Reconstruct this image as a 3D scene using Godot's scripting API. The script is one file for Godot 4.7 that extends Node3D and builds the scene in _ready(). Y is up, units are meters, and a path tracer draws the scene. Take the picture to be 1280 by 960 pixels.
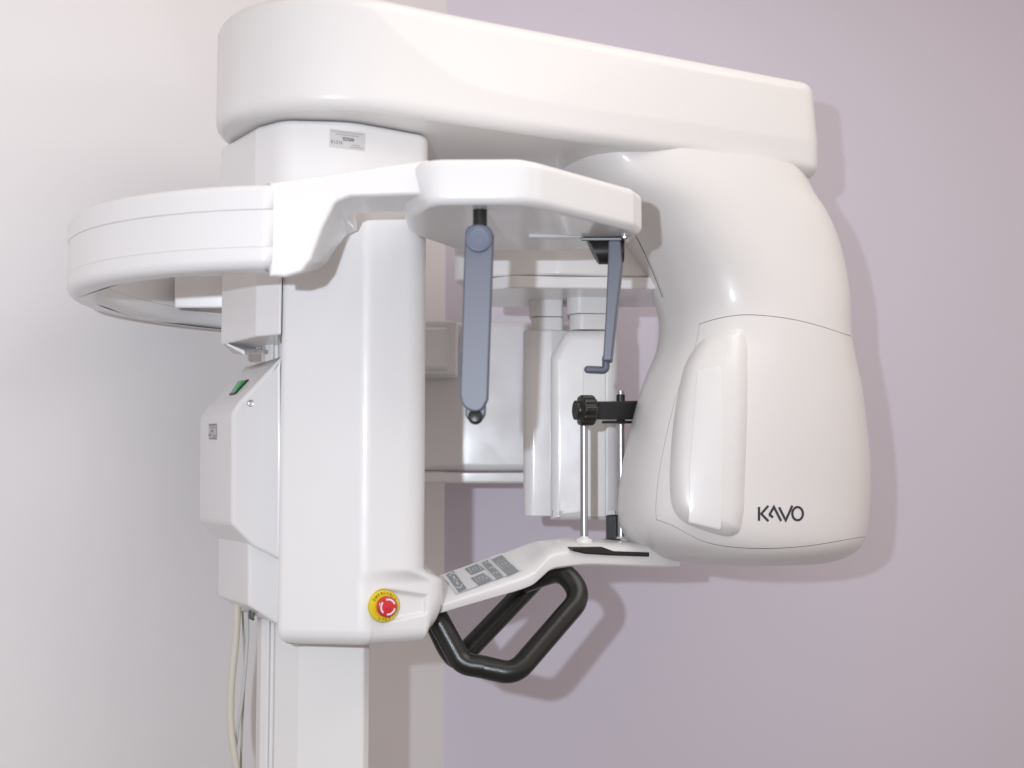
extends Node3D
# A dental panoramic X-ray machine in the corner of a room.
# Lengths in the tables are millimetres; h is the height above the lens, d the horizontal distance from the lens plane.

const FOCAL := 1600.0        # focal length in photo pixels (photo 1280 x 960)
const EYE := 1450.0          # lens height above the floor
const TILT := 0.0748598      # the lens looks up by this angle (horizon at row 600)
const MM := 0.001

var machine: Node3D
var white: StandardMaterial3D
var white_soft: StandardMaterial3D
var cream: StandardMaterial3D
var black: StandardMaterial3D
var rubber: StandardMaterial3D
var blade_grey: StandardMaterial3D
var chrome: StandardMaterial3D
var taken := {}

# ---------------------------------------------------------------- pixels to places
func at(px: float, py: float, d: float) -> Vector3:      # x, h, d in millimetres
	var vx := (px - 640.0) / FOCAL
	var vy := (480.0 - py) / FOCAL
	var k := d / (cos(TILT) - vy * sin(TILT))
	return Vector3(vx * k, (vy * cos(TILT) + sin(TILT)) * k, d)

func px_of(p: Vector3) -> Vector2:
	var fw := p.z * cos(TILT) + p.y * sin(TILT)
	var up := p.y * cos(TILT) - p.z * sin(TILT)
	return Vector2(640.0 + FOCAL * p.x / fw, 480.0 - FOCAL * up / fw)

func height(py: float, d: float) -> float:
	return at(640.0, py, d).y

func w(p: Vector3) -> Vector3:                            # to world metres
	return Vector3(p.x, p.y + EYE, -p.z) * MM

# ---------------------------------------------------------------- mesh collector
class MB:
	var v := PackedVector3Array()
	var n := PackedVector3Array()
	var ix := PackedInt32Array()

	func grid(rings: Array, wrap: bool, flip := false) -> void:
		var rn := rings.size()
		var c: int = rings[0].size()
		var acc := PackedVector3Array()
		acc.resize(rn * c)
		var tris := PackedInt32Array()
		var last := c if wrap else c - 1
		var pts := PackedVector3Array()
		for r in rings:
			pts.append_array(r)
		for i in rn - 1:
			for j in last:
				var a := i * c + j
				var b := i * c + (j + 1) % c
				var e := a + c
				var f := b + c
				for t in [[a, b, f], [a, f, e]]:
					var p0 := pts[t[0]]
					var p1 := pts[t[1]]
					var p2 := pts[t[2]]
					var nn := (p2 - p0).cross(p1 - p0)
					if nn.length_squared() < 1e-12:
						continue
					if flip:
						nn = -nn
						tris.append_array([t[0], t[2], t[1]])
					else:
						tris.append_array([t[0], t[1], t[2]])
					for k in 3:
						acc[t[k]] += nn
		var o := v.size()
		v.append_array(pts)
		for q in acc:
			n.append(q.normalized() if q.length_squared() > 0.0 else Vector3.UP)
		for t in tris:
			ix.append(o + t)

	func fan(ring: PackedVector3Array, out_dir: Vector3) -> void:
		var c := Vector3.ZERO
		for p in ring:
			c += p
		c /= ring.size()
		var o := v.size()
		v.append(c)
		n.append(out_dir)
		for p in ring:
			v.append(p)
			n.append(out_dir)
		for j in ring.size():
			var a := o + 1 + j
			var b := o + 1 + (j + 1) % ring.size()
			if (v[b] - v[o]).cross(v[a] - v[o]).dot(out_dir) > 0.0:
				ix.append_array([o, a, b])
			else:
				ix.append_array([o, b, a])

	func cap(ring: PackedVector3Array, flat: PackedVector2Array, out_dir: Vector3) -> void:
		var tr := Geometry2D.triangulate_polygon(flat)
		if tr.is_empty():
			fan(ring, out_dir)
			return
		var o := v.size()
		for p in ring:
			v.append(p)
			n.append(out_dir)
		for k in range(0, tr.size(), 3):
			var a := o + tr[k]
			var b := o + tr[k + 1]
			var c := o + tr[k + 2]
			if (v[c] - v[a]).cross(v[b] - v[a]).dot(out_dir) > 0.0:
				ix.append_array([a, b, c])
			else:
				ix.append_array([a, c, b])

	func mesh() -> ArrayMesh:                             # millimetres (x, h, d) to world metres
		var arr := []
		arr.resize(Mesh.ARRAY_MAX)
		var vv := PackedVector3Array()
		var nv := PackedVector3Array()
		vv.resize(v.size())
		nv.resize(v.size())
		for i in v.size():
			vv[i] = Vector3(v[i].x, v[i].y + 1450.0, -v[i].z) * 0.001
			nv[i] = Vector3(n[i].x, n[i].y, -n[i].z)
		var fl := PackedInt32Array()                      # mirroring d turns the winding round
		fl.resize(ix.size())
		for k in range(0, ix.size(), 3):
			fl[k] = ix[k]
			fl[k + 1] = ix[k + 2]
			fl[k + 2] = ix[k + 1]
		arr[Mesh.ARRAY_VERTEX] = vv
		arr[Mesh.ARRAY_NORMAL] = nv
		arr[Mesh.ARRAY_INDEX] = fl
		var m := ArrayMesh.new()
		m.add_surface_from_arrays(Mesh.PRIMITIVE_TRIANGLES, arr)
		return m

func numbered(called: String, parent: Node) -> String:
	var key := str(parent.get_instance_id()) + called
	var k: int = taken.get(key, 0)
	taken[key] = k + 1
	return called if k == 0 else "%s_%03d" % [called, k]

func put(mb: MB, called: String, mat: Material, parent: Node, label := "") -> MeshInstance3D:
	var o := MeshInstance3D.new()
	o.name = numbered(called, parent)
	o.mesh = mb.mesh()
	o.material_override = mat
	parent.add_child(o, true)
	# every mesh is written in world space: undo what the ancestors add
	var up := parent
	var off := Vector3.ZERO
	while up != self and up is Node3D:
		off += (up as Node3D).position
		up = up.get_parent()
	o.position = -off
	if label:
		o.set_meta("label", label)
	return o

func tag(o: Node, label: String, category: String) -> void:
	o.set_meta("label", label)
	o.set_meta("category", category)

# ---------------------------------------------------------------- shape builders
# corners: [x, y, radius] in a plane; returns a rounded, subdivided polygon (counter-clockwise)
func rounded(corners: Array, step := 12.0, arc := 7, per_edge := 0) -> PackedVector2Array:
	var pts := PackedVector2Array()
	var m := corners.size()
	for i in m:
		var p := Vector2(corners[i][0], corners[i][1])
		var a := Vector2(corners[(i + m - 1) % m][0], corners[(i + m - 1) % m][1])
		var b := Vector2(corners[(i + 1) % m][0], corners[(i + 1) % m][1])
		var r: float = corners[i][2] if corners[i].size() > 2 else 0.0
		var da := (a - p).normalized()
		var db := (b - p).normalized()
		var half := acos(clampf(da.dot(db), -1, 1)) / 2.0
		var t := 0.0
		if r > 0.0 and half < PI / 2 - 0.01:
			t = minf(r / tan(half), minf(p.distance_to(a), p.distance_to(b)) * 0.49)
		if t < 0.01:
			pts.append(p)
		else:
			var p0 := p + da * t
			var p1 := p + db * t
			var rr := t * tan(half)
			var c := p + (da + db).normalized() * (rr / sin(half))
			var a0 := (p0 - c).angle()
			var a1 := (p1 - c).angle()
			var dif := wrapf(a1 - a0, -PI, PI)
			for k in arc + 1:
				pts.append(c + Vector2.from_angle(a0 + dif * k / arc) * rr)
	var out := PackedVector2Array()
	for i in pts.size():
		var p := pts[i]
		var q := pts[(i + 1) % pts.size()]
		if p.distance_to(q) < 0.02:
			continue
		var k := maxi(1, int(p.distance_to(q) / step))
		if per_edge > 0:
			k = per_edge if i % (arc + 1) == arc else 1
		for j in k:
			out.append(p.lerp(q, float(j) / k))
	var area := 0.0
	for i in out.size():
		area += out[i].cross(out[(i + 1) % out.size()])
	if area < 0:
		out.reverse()
	return out

func normals2(pl: PackedVector2Array) -> PackedVector2Array:
	var out := PackedVector2Array()
	var m := pl.size()
	for i in m:
		var e := (pl[i] - pl[(i + m - 1) % m]).normalized() + (pl[(i + 1) % m] - pl[i]).normalized()
		e = e.normalized()
		out.append(Vector2(e.y, -e.x))
	return out

# prism of polygon pl along the third axis from c0 to c1; frame(a, b, c) gives the 3-D place. Edges rounded by rb (at c0), rt (at c1)
func prism(mb: MB, pl: PackedVector2Array, c0: float, c1: float, rb: float, rt: float, frame: Callable, step := 60.0, inset = null, pl2 := PackedVector2Array(), blend = null) -> void:
	var nn := normals2(pl)
	var prof := []                                        # [c, inset]
	var seg := 6
	var s := signf(c1 - c0)
	var lo := c0 + s * rb
	var hi := c1 - s * rt
	if rb > 0:
		for k in seg + 1:
			var a := PI / 2 * k / seg
			prof.append([c0 + s * rb * (1 - cos(a)), rb * (1 - sin(a))])
	else:
		prof = [[c0, 0.0]]
	var rows := maxi(1, int(absf(hi - lo) / step))
	for k in range(1, rows):
		prof.append([lerpf(lo, hi, float(k) / rows), 0.0])
	if rt > 0:
		for k in seg + 1:
			var a := PI / 2 * k / seg
			prof.append([hi + s * rt * sin(a), rt * (1 - cos(a))])
	else:
		prof.append([c1, 0.0])
	var rings := []
	for pr in prof:
		var ring := PackedVector3Array()
		var pm := pl                                      # the outline may pass over into a second one
		var nm := nn
		if blend != null:
			var k: float = blend.call(pr[0])
			pm = PackedVector2Array()
			for j in pl.size():
				pm.append(pl[j].lerp(pl2[j], k))
			nm = normals2(pm)
		for j in pl.size():
			var ins: float = pr[1]
			if inset != null:
				ins += inset.call(pm[j], pr[0], nm[j])
			var q := pm[j] - nm[j] * ins
			ring.append(frame.call(q.x, q.y, pr[0]))
		rings.append(ring)
	var ax: Vector3 = (frame.call(0.0, 0.0, c1) - frame.call(0.0, 0.0, c0)).normalized()
	# is the side grid turned outward?
	var p0: Vector3 = frame.call(pl[0].x, pl[0].y, c0)
	var p1: Vector3 = frame.call(pl[0].x + nn[0].x, pl[0].y + nn[0].y, c0)
	var r0: PackedVector3Array = rings[0]
	var rl: PackedVector3Array = rings[rings.size() - 1]
	var pa: Vector3 = frame.call(pl[0].x, pl[0].y, c0)
	var pb: Vector3 = frame.call(pl[1].x, pl[1].y, c0)
	var pc: Vector3 = frame.call(pl[1].x, pl[1].y, c1)
	var flip := (pc - pa).cross(pb - pa).dot(p1 - p0) < 0
	mb.grid(rings, true, flip)
	mb.cap(r0, pl, -ax)
	mb.cap(rl, pl, ax)

func upright(x: float, d: float, h: float) -> Vector3:    # plan polygon, raised along h
	return Vector3(x, h, d)

# plan corners given as [px, d, radius] on image row py
func plan(rows: Array, py: float, step := 12.0) -> PackedVector2Array:
	var c := []
	for r in rows:
		var p := at(r[0], py, r[1])
		c.append([p.x, p.z, r[2]])
	return rounded(c, step)

func slab(rows: Array, py: float, h0: float, h1: float, rb: float, rt: float, step := 60.0, inset = null, fine := 12.0) -> MB:
	var mb := MB.new()
	prism(mb, plan(rows, py, fine), h0, h1, rb, rt, upright, step, inset)
	return mb

# a round bar along points, corners rounded with radius cr
func fillet(pts: Array, cr: float, arc := 8) -> Array:
	var out := [pts[0]]
	for i in range(1, pts.size() - 1):
		var p: Vector3 = pts[i]
		var a: Vector3 = pts[i - 1]
		var b: Vector3 = pts[i + 1]
		var t := minf(cr, minf(p.distance_to(a), p.distance_to(b)) * 0.48)
		var p0 := p + (a - p).normalized() * t
		var p1 := p + (b - p).normalized() * t
		for k in arc + 1:
			var u := float(k) / arc
			out.append(p0.lerp(p, u).lerp(p.lerp(p1, u), u))
	out.append(pts[pts.size() - 1])
	return out

func bar(mb: MB, pts: Array, rad: float, sides := 20, round_ends := false, flat := Vector2.ONE, up := Vector3(0.31, 0.9, 0.2)) -> void:
	var rings := []
	var m := pts.size()
	var t0: Vector3 = (pts[1] - pts[0]).normalized()
	var nrm: Vector3 = (up - t0 * up.dot(t0)).normalized()
	var path := []
	for i in m:
		var t: Vector3 = ((pts[mini(i + 1, m - 1)] - pts[maxi(i - 1, 0)]) as Vector3).normalized()
		path.append([pts[i], t, 1.0])
	if round_ends:
		var pre := []
		var post := []
		for k in range(0, 5):
			var a := PI / 2 * k / 5
			pre.append([pts[0] - path[0][1] * rad * cos(a), path[0][1], maxf(sin(a), 0.02)])
			var a2 := PI / 2 * (k + 1) / 5
			post.append([pts[m - 1] + path[m - 1][1] * rad * sin(a2), path[m - 1][1], maxf(cos(a2), 0.02)])
		path = pre + path + post
	for e in path:
		var t: Vector3 = e[1]
		nrm = (nrm - t * nrm.dot(t)).normalized()
		var bn := t.cross(nrm)
		var ring := PackedVector3Array()
		for k in sides:
			var a := TAU * k / sides
			ring.append(e[0] + (nrm * cos(a) * flat.x + bn * sin(a) * flat.y) * rad * e[2])
		rings.append(ring)
	mb.grid(rings, true, true)
	mb.fan(rings[0], -path[0][1])
	mb.fan(rings[rings.size() - 1], path[path.size() - 1][1])

# turned shape: profile [[radius, along]] round an axis
func turned(mb: MB, c: Vector3, axis: Vector3, prof: Array, sides := 32) -> void:
	var ax := axis.normalized()
	var u := ax.cross(Vector3(0.2, 0.1, 0.97) if absf(ax.z) < 0.9 else Vector3.UP).normalized()
	var v := ax.cross(u)
	var rings := []
	for p in prof:
		var ring := PackedVector3Array()
		for k in sides:
			var a := TAU * k / sides
			ring.append(c + ax * p[1] + (u * cos(a) + v * sin(a)) * p[0])
		rings.append(ring)
	mb.grid(rings, true, true)
	mb.fan(rings[rings.size() - 1], ax)
	mb.fan(rings[0], -ax)

# rounded block between eight corners: order near-bottom-left, near-bottom-right, near-top-left, near-top-right, then the far four
func block(mb: MB, c: Array, r := 4.0) -> void:
	var lx: float = (c[1] - c[0]).length()
	var ly: float = (c[2] - c[0]).length()
	var lz: float = (c[4] - c[0]).length()
	var pl := rounded([[0, 0, r], [lx, 0, r], [lx, ly, r], [0, ly, r]], 30.0, 5)
	var f := func(a: float, b: float, z: float) -> Vector3:
		var u := a / lx
		var v := b / ly
		var t := z / lz
		var n0: Vector3 = c[0].lerp(c[1], u).lerp(c[2].lerp(c[3], u), v)
		var f0: Vector3 = c[4].lerp(c[5], u).lerp(c[6].lerp(c[7], u), v)
		return n0.lerp(f0, t)
	prism(mb, pl, 0.0, lz, minf(r, lz * 0.45), minf(r, lz * 0.45), f, 60.0)

# flat strip of a polyline lying on a surface: place(a, b) gives the point, lift is already in it
func strip(mb: MB, pts: Array, wide: float, place: Callable, closed := false) -> void:
	var m := pts.size()
	var l := PackedVector3Array()
	var r := PackedVector3Array()
	var cnt := m + 1 if closed else m
	for q in cnt:
		var i := q % m
		var p: Vector2 = pts[i]
		var a: Vector2 = pts[(i + m - 1) % m] if closed or i > 0 else p
		var b: Vector2 = pts[(i + 1) % m] if closed or i < m - 1 else p
		var t0 := (p - a).normalized() if a != p else (b - p).normalized()
		var t1 := (b - p).normalized() if b != p else t0
		var t := (t0 + t1).normalized()
		var nn := Vector2(-t.y, t.x)
		var k := wide / 2 / maxf(0.5, nn.dot(Vector2(-t0.y, t0.x)))
		var lp := p + nn * k
		var rp := p - nn * k
		l.append(place.call(lp.x, lp.y))
		r.append(place.call(rp.x, rp.y))
	mb.grid([l, r], false, false)
	var toward := Vector3.ZERO
	for q in mb.n:
		toward += q
	if toward.z > 0:                                      # turn it to face the lens side
		for i in mb.n.size():
			mb.n[i] = -mb.n[i]
		for k in range(0, mb.ix.size(), 3):
			var s := mb.ix[k + 1]
			mb.ix[k + 1] = mb.ix[k + 2]
			mb.ix[k + 2] = s

func curve_at(tab: Array, x: float) -> float:             # smooth interpolation in a table of [x, y]
	if x <= tab[0][0]:
		return tab[0][1]
	for i in range(1, tab.size()):
		if x <= tab[i][0]:
			var u: float = (x - tab[i - 1][0]) / (tab[i][0] - tab[i - 1][0])
			var y0: float = tab[maxi(i - 2, 0)][1]
			var y3: float = tab[mini(i + 1, tab.size() - 1)][1]
			var x0: float = tab[maxi(i - 2, 0)][0]
			var x3: float = tab[mini(i + 1, tab.size() - 1)][0]
			var h: float = tab[i][0] - tab[i - 1][0]
			var m1: float = (tab[i][1] - y0) / maxf(1e-6, tab[i][0] - x0) * h
			var m2: float = (y3 - tab[i - 1][1]) / maxf(1e-6, x3 - tab[i - 1][0]) * h
			var u2 := u * u
			var u3 := u2 * u
			return (2 * u3 - 3 * u2 + 1) * tab[i - 1][1] + (u3 - 2 * u2 + u) * m1 + (-2 * u3 + 3 * u2) * tab[i][1] + (u3 - u2) * m2
	return tab[tab.size() - 1][1]

# ---------------------------------------------------------------- materials
func plastic(c: Color, rough: float, coat := 0.0, coat_rough := 0.1) -> StandardMaterial3D:
	var m := StandardMaterial3D.new()
	m.albedo_color = c.linear_to_srgb()
	m.roughness = rough
	if coat > 0:
		m.clearcoat_enabled = true
		m.clearcoat = coat
		m.clearcoat_roughness = coat_rough
	return m

func speckled(m: StandardMaterial3D, seed_: int, freq: float, strength: float, scale: float) -> void:
	var nz := FastNoiseLite.new()
	nz.seed = seed_
	nz.frequency = freq
	nz.fractal_octaves = 3
	var t := NoiseTexture2D.new()
	t.width = 512
	t.height = 512
	t.seamless = true
	t.as_normal_map = true
	t.bump_strength = strength
	t.noise = nz
	m.normal_enabled = true
	m.normal_texture = t
	m.normal_scale = 0.3
	m.uv1_triplanar = true
	m.uv1_world_triplanar = true
	m.uv1_scale = Vector3.ONE * scale

func worn(m: StandardMaterial3D, seed_: int) -> void:       # wiping marks: the gloss varies a little from place to place
	var nz := FastNoiseLite.new()
	nz.seed = seed_
	nz.frequency = 0.012
	nz.fractal_octaves = 5
	nz.domain_warp_enabled = true
	nz.domain_warp_amplitude = 40.0
	var ramp := Gradient.new()
	ramp.set_color(0, Color(0.62, 0.62, 0.62))
	ramp.set_color(1, Color(1, 1, 1))
	var t := NoiseTexture2D.new()
	t.width = 512
	t.height = 512
	t.seamless = true
	t.noise = nz
	t.color_ramp = ramp
	m.roughness *= 1.2
	m.roughness_texture = t
	m.roughness_texture_channel = BaseMaterial3D.TEXTURE_CHANNEL_RED
	m.uv1_triplanar = true
	m.uv1_world_triplanar = true
	m.uv1_scale = Vector3.ONE * 2.2

func make_materials() -> void:
	white = plastic(Color(0.79, 0.785, 0.785), 0.4, 0.5, 0.11)
	worn(white, 21)
	cream = plastic(Color(0.765, 0.753, 0.745), 0.42, 0.45, 0.12)
	worn(cream, 22)
	white_soft = plastic(Color(0.76, 0.755, 0.745), 0.5, 0.25, 0.25)
	black = plastic(Color(0.013, 0.013, 0.014), 0.35)
	rubber = plastic(Color(0.014, 0.014, 0.013), 0.27)
	speckled(rubber, 4, 0.09, 3.0, 14.0)
	blade_grey = plastic(Color(0.115, 0.125, 0.165), 0.42)
	chrome = plastic(Color(0.5, 0.51, 0.53), 0.28)
	chrome.metallic = 1.0

# ---------------------------------------------------------------- camera, light
func set_up_view() -> void:
	var cam := Camera3D.new()
	cam.name = "camera"
	cam.fov = rad_to_deg(2.0 * atan(480.0 / FOCAL))
	cam.near = 0.05
	cam.far = 60.0
	cam.position = Vector3(0, EYE * MM, 0)
	cam.rotation.x = TILT
	add_child(cam)
	cam.current = true
	var glass := CameraAttributesPhysical.new()
	glass.frustum_focal_length = 40.0
	glass.frustum_focus_distance = 1.68
	glass.frustum_near = 0.05
	glass.frustum_far = 60.0
	glass.exposure_aperture = 4.0
	cam.attributes = glass
	cam.fov = rad_to_deg(2.0 * atan(480.0 / FOCAL))

	var env := Environment.new()
	env.background_mode = Environment.BG_COLOR
	env.background_color = Color(0.85, 0.80, 0.775)
	env.background_energy_multiplier = 0.95
	env.tonemap_mode = Environment.TONE_MAPPER_LINEAR
	env.tonemap_exposure = 1.03
	env.sdfgi_enabled = true
	env.ssao_enabled = true
	env.ssil_enabled = true
	var we := WorldEnvironment.new()
	we.name = "environment"
	we.environment = env
	add_child(we)

	var flash := SpotLight3D.new()                        # the photographer's flash, up and to the left of the lens
	flash.name = "camera_flash"
	add_child(flash)
	flash.look_at_from_position(Vector3(-0.19, EYE * MM + 0.095, 0.12), Vector3(-0.36, EYE * MM + 0.06, -1.6))
	flash.light_color = Color(0.915, 0.95, 1.0)
	flash.light_energy = 1.55
	flash.light_size = 0.013
	flash.spot_angle = 44.0
	flash.spot_angle_attenuation = 1.0
	flash.spot_range = 12.0
	flash.spot_attenuation = 2.0
	flash.shadow_enabled = true

	var ceiling := AreaLight3D.new()                      # the lit ceiling over the machine
	ceiling.name = "ceiling_light"
	ceiling.area_size = Vector2(1.3, 1.3)
	ceiling.position = Vector3(0.75, 2.62, -0.95)
	ceiling.rotation = Vector3(-PI / 2, 0, 0)
	ceiling.light_color = Color(1.0, 0.985, 0.968)
	ceiling.light_energy = 1.1
	ceiling.area_range = 12.0
	ceiling.shadow_enabled = true
	add_child(ceiling)

# ---------------------------------------------------------------- the room
func wall(called: String, a: Vector2, b: Vector2, thick: Vector2, mat: Material) -> void:
	var mb := MB.new()
	var pl := rounded([[a.x, a.y, 0], [b.x, b.y, 0], [b.x + thick.x, b.y + thick.y, 0], [a.x + thick.x, a.y + thick.y, 0]], 4000.0)
	prism(mb, pl, -EYE, 1500.0, 0, 0, upright, 4000.0)
	put(mb, called, mat, self).set_meta("kind", "structure")

func make_room() -> void:
	var lilac := plastic(Color(0.685, 0.65, 0.745), 0.55)
	speckled(lilac, 11, 0.05, 2.0, 3.0)
	lilac.normal_scale = 0.07
	var gloss := plastic(Color(0.82, 0.805, 0.81), 0.45, 0.4, 0.1)
	var corner := Vector2(-118, 2250)
	wall("wall_right", corner, corner + Vector2(0.982, 0.189) * 3400.0, Vector2(-0.189, 0.982) * 100.0, lilac)
	wall("wall_left", corner, corner + Vector2(-0.679, -0.734) * 2600.0, Vector2(-0.734, 0.679) * 100.0, gloss)
	var mb := MB.new()
	var pl := rounded([[-5000, -5000, 0], [5000, -5000, 0], [5000, 3200, 0], [-5000, 3200, 0]], 8000.0)
	prism(mb, pl, -EYE - 60.0, -EYE, 0, 0, upright, 4000.0)
	put(mb, "floor", plastic(Color(0.26, 0.245, 0.235), 0.4), self).set_meta("kind", "structure")

# ---------------------------------------------------------------- column and carriage
func make_column() -> void:
	var b := slab([[300, 1560, 25], [520, 1560, 25], [520, 1800, 25], [300, 1800, 25]], 900, -EYE, -EYE + 14.0, 2, 4)
	put(b, "base_plate", white_soft, machine)
	var prof := [[320, 1640, 3], [325, 1618, 4], [335, 1611, 2], [337, 1620, 1], [341, 1620, 1], [343, 1607, 2], [372, 1592, 6], [454, 1592, 5], [461, 1603, 4], [456, 1752, 5], [330, 1752, 5]]
	put(slab(prof, 900, -EYE + 14.0, 300.0, 0, 0, 400.0, null, 60.0), "column", white_soft, machine)

	# upper carriage: the block under the swivel with the inventory sticker
	var up := slab([[276, 1614, 10], [319, 1520, 14], [352, 1489, 40], [440, 1497, 80], [536, 1560, 22], [520, 1755, 12], [290, 1752, 12]], 200, 352.0, 427.0, 1.5, 8)
	var upper := put(up, "upper_carriage", white, machine)
	var side := slab([[277, 1614, 8], [320, 1522, 10], [352, 1500, 2], [352, 1740, 2], [292, 1740, 8]], 380, 171.0, 350.5, 3, 0.5)
	put(side, "carriage_side_block", white, machine)
	var fl := MB.new()                                    # small folded lip under the side block
	block(fl, [at(283, 431, 1590), at(306, 444, 1590), at(283, 429, 1590), at(306, 438, 1590), at(300, 431, 1660), at(322, 440, 1660), at(300, 429, 1660), at(322, 436, 1660)], 0.8)
	put(fl, "lip", white, machine)
	screw(at(324, 436, 1556), Vector3(-0.3, -0.75, -0.6), 4.0, upper)

	# sticker on the front of the upper carriage
	var pl := plan([[276, 1614, 10], [319, 1520, 14], [352, 1489, 40], [440, 1497, 80], [536, 1560, 22], [520, 1755, 12], [290, 1752, 12]], 200, 3.0)
	var on_carriage := func(px: float, py: float) -> Vector3:
		return on_plan(pl, px, py, 0.5)
	var st := MB.new()
	var rows := []
	for i in 5:
		var ring := PackedVector3Array()
		for j in 13:
			var u := j / 12.0
			var v := i / 4.0
			ring.append(on_carriage.call(412.3 + 44.2 * u - 0.6 * v, 161.0 + 5.5 * u + 22.5 * v))
		rows.append(ring)
	st.grid(rows, false, false)
	face_lens(st)
	var sticker := put(st, "inventory_sticker", plastic(Color(0.60, 0.59, 0.585), 0.5), upper, "grey inventory sticker with the number 92500")
	var ink := plastic(Color(0.16, 0.15, 0.17), 0.6)
	var faint := plastic(Color(0.33, 0.32, 0.34), 0.6)
	var on_st := func(a: float, b: float) -> Vector3:     # sticker coordinates 0..44 by 0..22
		return on_plan(pl, 412.3 + a - 0.027 * b, 161.0 + 0.125 * a + b, 1.0)
	var rg := RandomNumberGenerator.new()
	rg.seed = 7
	var ln := MB.new()
	for row in [[2.0, 41.0, 2.6], [8.0, 36.0, 5.6], [28.0, 38.0, 17.0], [26.0, 42.0, 19.6]]:
		var x: float = row[0]
		while x < row[1]:
			var e := minf(row[1], x + rg.randf_range(0.8, 1.5))
			strip(ln, [Vector2(x, row[2]), Vector2(e, row[2])], rg.randf_range(0.7, 1.2), on_st)
			x = e + 0.35
	put(ln, "small_print", faint, upper)
	var g := {
		"9": [[[2, 1], [1.6, 0.2], [0.5, 0.2], [0.1, 1], [0.5, 1.9], [1.7, 1.9], [2, 1], [1.9, 3], [1.2, 3.9], [0.3, 3.8]]],
		"2": [[[0.1, 0.9], [0.6, 0.1], [1.6, 0.2], [1.9, 1.1], [0.1, 3.9], [2, 3.9]]],
		"5": [[[1.9, 0.1], [0.4, 0.1], [0.2, 1.8], [1.4, 1.6], [1.9, 2.6], [1.4, 3.8], [0.2, 3.7]]],
		"0": [[[1, 0.1], [1.9, 1.1], [1.9, 2.9], [1, 3.9], [0.1, 2.9], [0.1, 1.1], [1, 0.1]]]}
	var nb := MB.new()
	var gx := 16.5
	for ch in "92500":
		for pol in g[ch]:
			var pts := []
			for q in pol:
				pts.append(Vector2(gx + q[0], 8.6 + q[1]))
			strip(nb, pts, 0.9, on_st)
		gx += 2.9
	put(nb, "number", ink, upper)
	var lg := MB.new()
	for x in [[3.0, 2.2], [6.2, 0.8], [8.4, 0.8], [10.2, 0.8], [12.4, 0.9], [15.0, 1.1]]:
		strip(lg, [Vector2(x[0], 13.6), Vector2(x[0], 18.0)], x[1], on_st)
	for y in [13.9, 17.7]:
		strip(lg, [Vector2(8.4, y), Vector2(10.2, y)], 0.7, on_st)
	strip(lg, [Vector2(12.4, 15.9), Vector2(16.6, 15.9)], 0.8, on_st)
	put(lg, "emblem", faint, upper)

func face_lens(mb: MB) -> void:
	var s := Vector3.ZERO
	for q in mb.n:
		s += q
	if s.z > 0:
		for i in mb.n.size():
			mb.n[i] = -mb.n[i]
		for k in range(0, mb.ix.size(), 3):
			var t := mb.ix[k + 1]
			mb.ix[k + 1] = mb.ix[k + 2]
			mb.ix[k + 2] = t

# where the sight line through a pixel meets an upright wall with this plan, lifted by off
func on_plan(pl: PackedVector2Array, px: float, py: float, off: float) -> Vector3:
	var e := at(px, py, 1000.0)
	var dir := Vector2(e.x, e.z)
	var best := 1e9
	var nb := Vector2.ZERO
	for i in pl.size():
		var a := pl[i]
		var b := pl[(i + 1) % pl.size()]
		var ed := b - a
		var den := dir.cross(ed)
		if absf(den) < 1e-9:
			continue
		var t := a.cross(ed) / den
		var u := a.cross(dir) / den
		if t > 0 and u >= -0.0001 and u <= 1.0001 and t < best:
			best = t
			nb = Vector2(ed.y, -ed.x).normalized()
	return e * best + Vector3(nb.x, 0, nb.y) * off

func screw(c: Vector3, axis: Vector3, r: float, parent: Node) -> void:
	var mb := MB.new()
	var s := axis.normalized()
	turned(mb, c - s * 1.0, s, [[r, 0.0], [r, 1.6], [r * 0.85, 2.2], [r * 0.5, 2.3], [r * 0.45, 1.2]], 20)
	put(mb, "screw", chrome, parent)

var housing_plan: PackedVector2Array

func housing_inset(p: Vector2, h: float, n: Vector2) -> float:
	# wide rounding at the bottom right
	var turn := smoothstep(0.35, 0.95, n.x)
	var low := clampf((-135.0 - h) / 57.5, 0, 1)
	var cut := (1.0 - sqrt(1.0 - low * low)) * 46.0 * turn
	# finger pocket round the stop button
	var q := px_of(Vector3(p.x, h, p.y))
	var inset := 0.0
	if n.y < 0.35 and q.x > 455 and q.x < 560:
		var half := lerpf(21.5, 12.0, clampf((q.x - 480.0) / 52.0, 0, 1))
		var dist: float
		if q.x < 480:
			dist = 21.0 - Vector2((q.x - 480.0) * 1.15, q.y - 757.5).length()
		else:
			dist = half - absf(q.y - 757.5 + (q.x - 480.0) * 0.03)
		dist = minf(dist, (534.0 - q.x) * 0.9)
		inset = smoothstep(-1.0, 3.5, dist) * lerpf(7.0, 5.0, clampf((q.x - 480.0) / 52.0, 0, 1))
	return cut + inset

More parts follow.
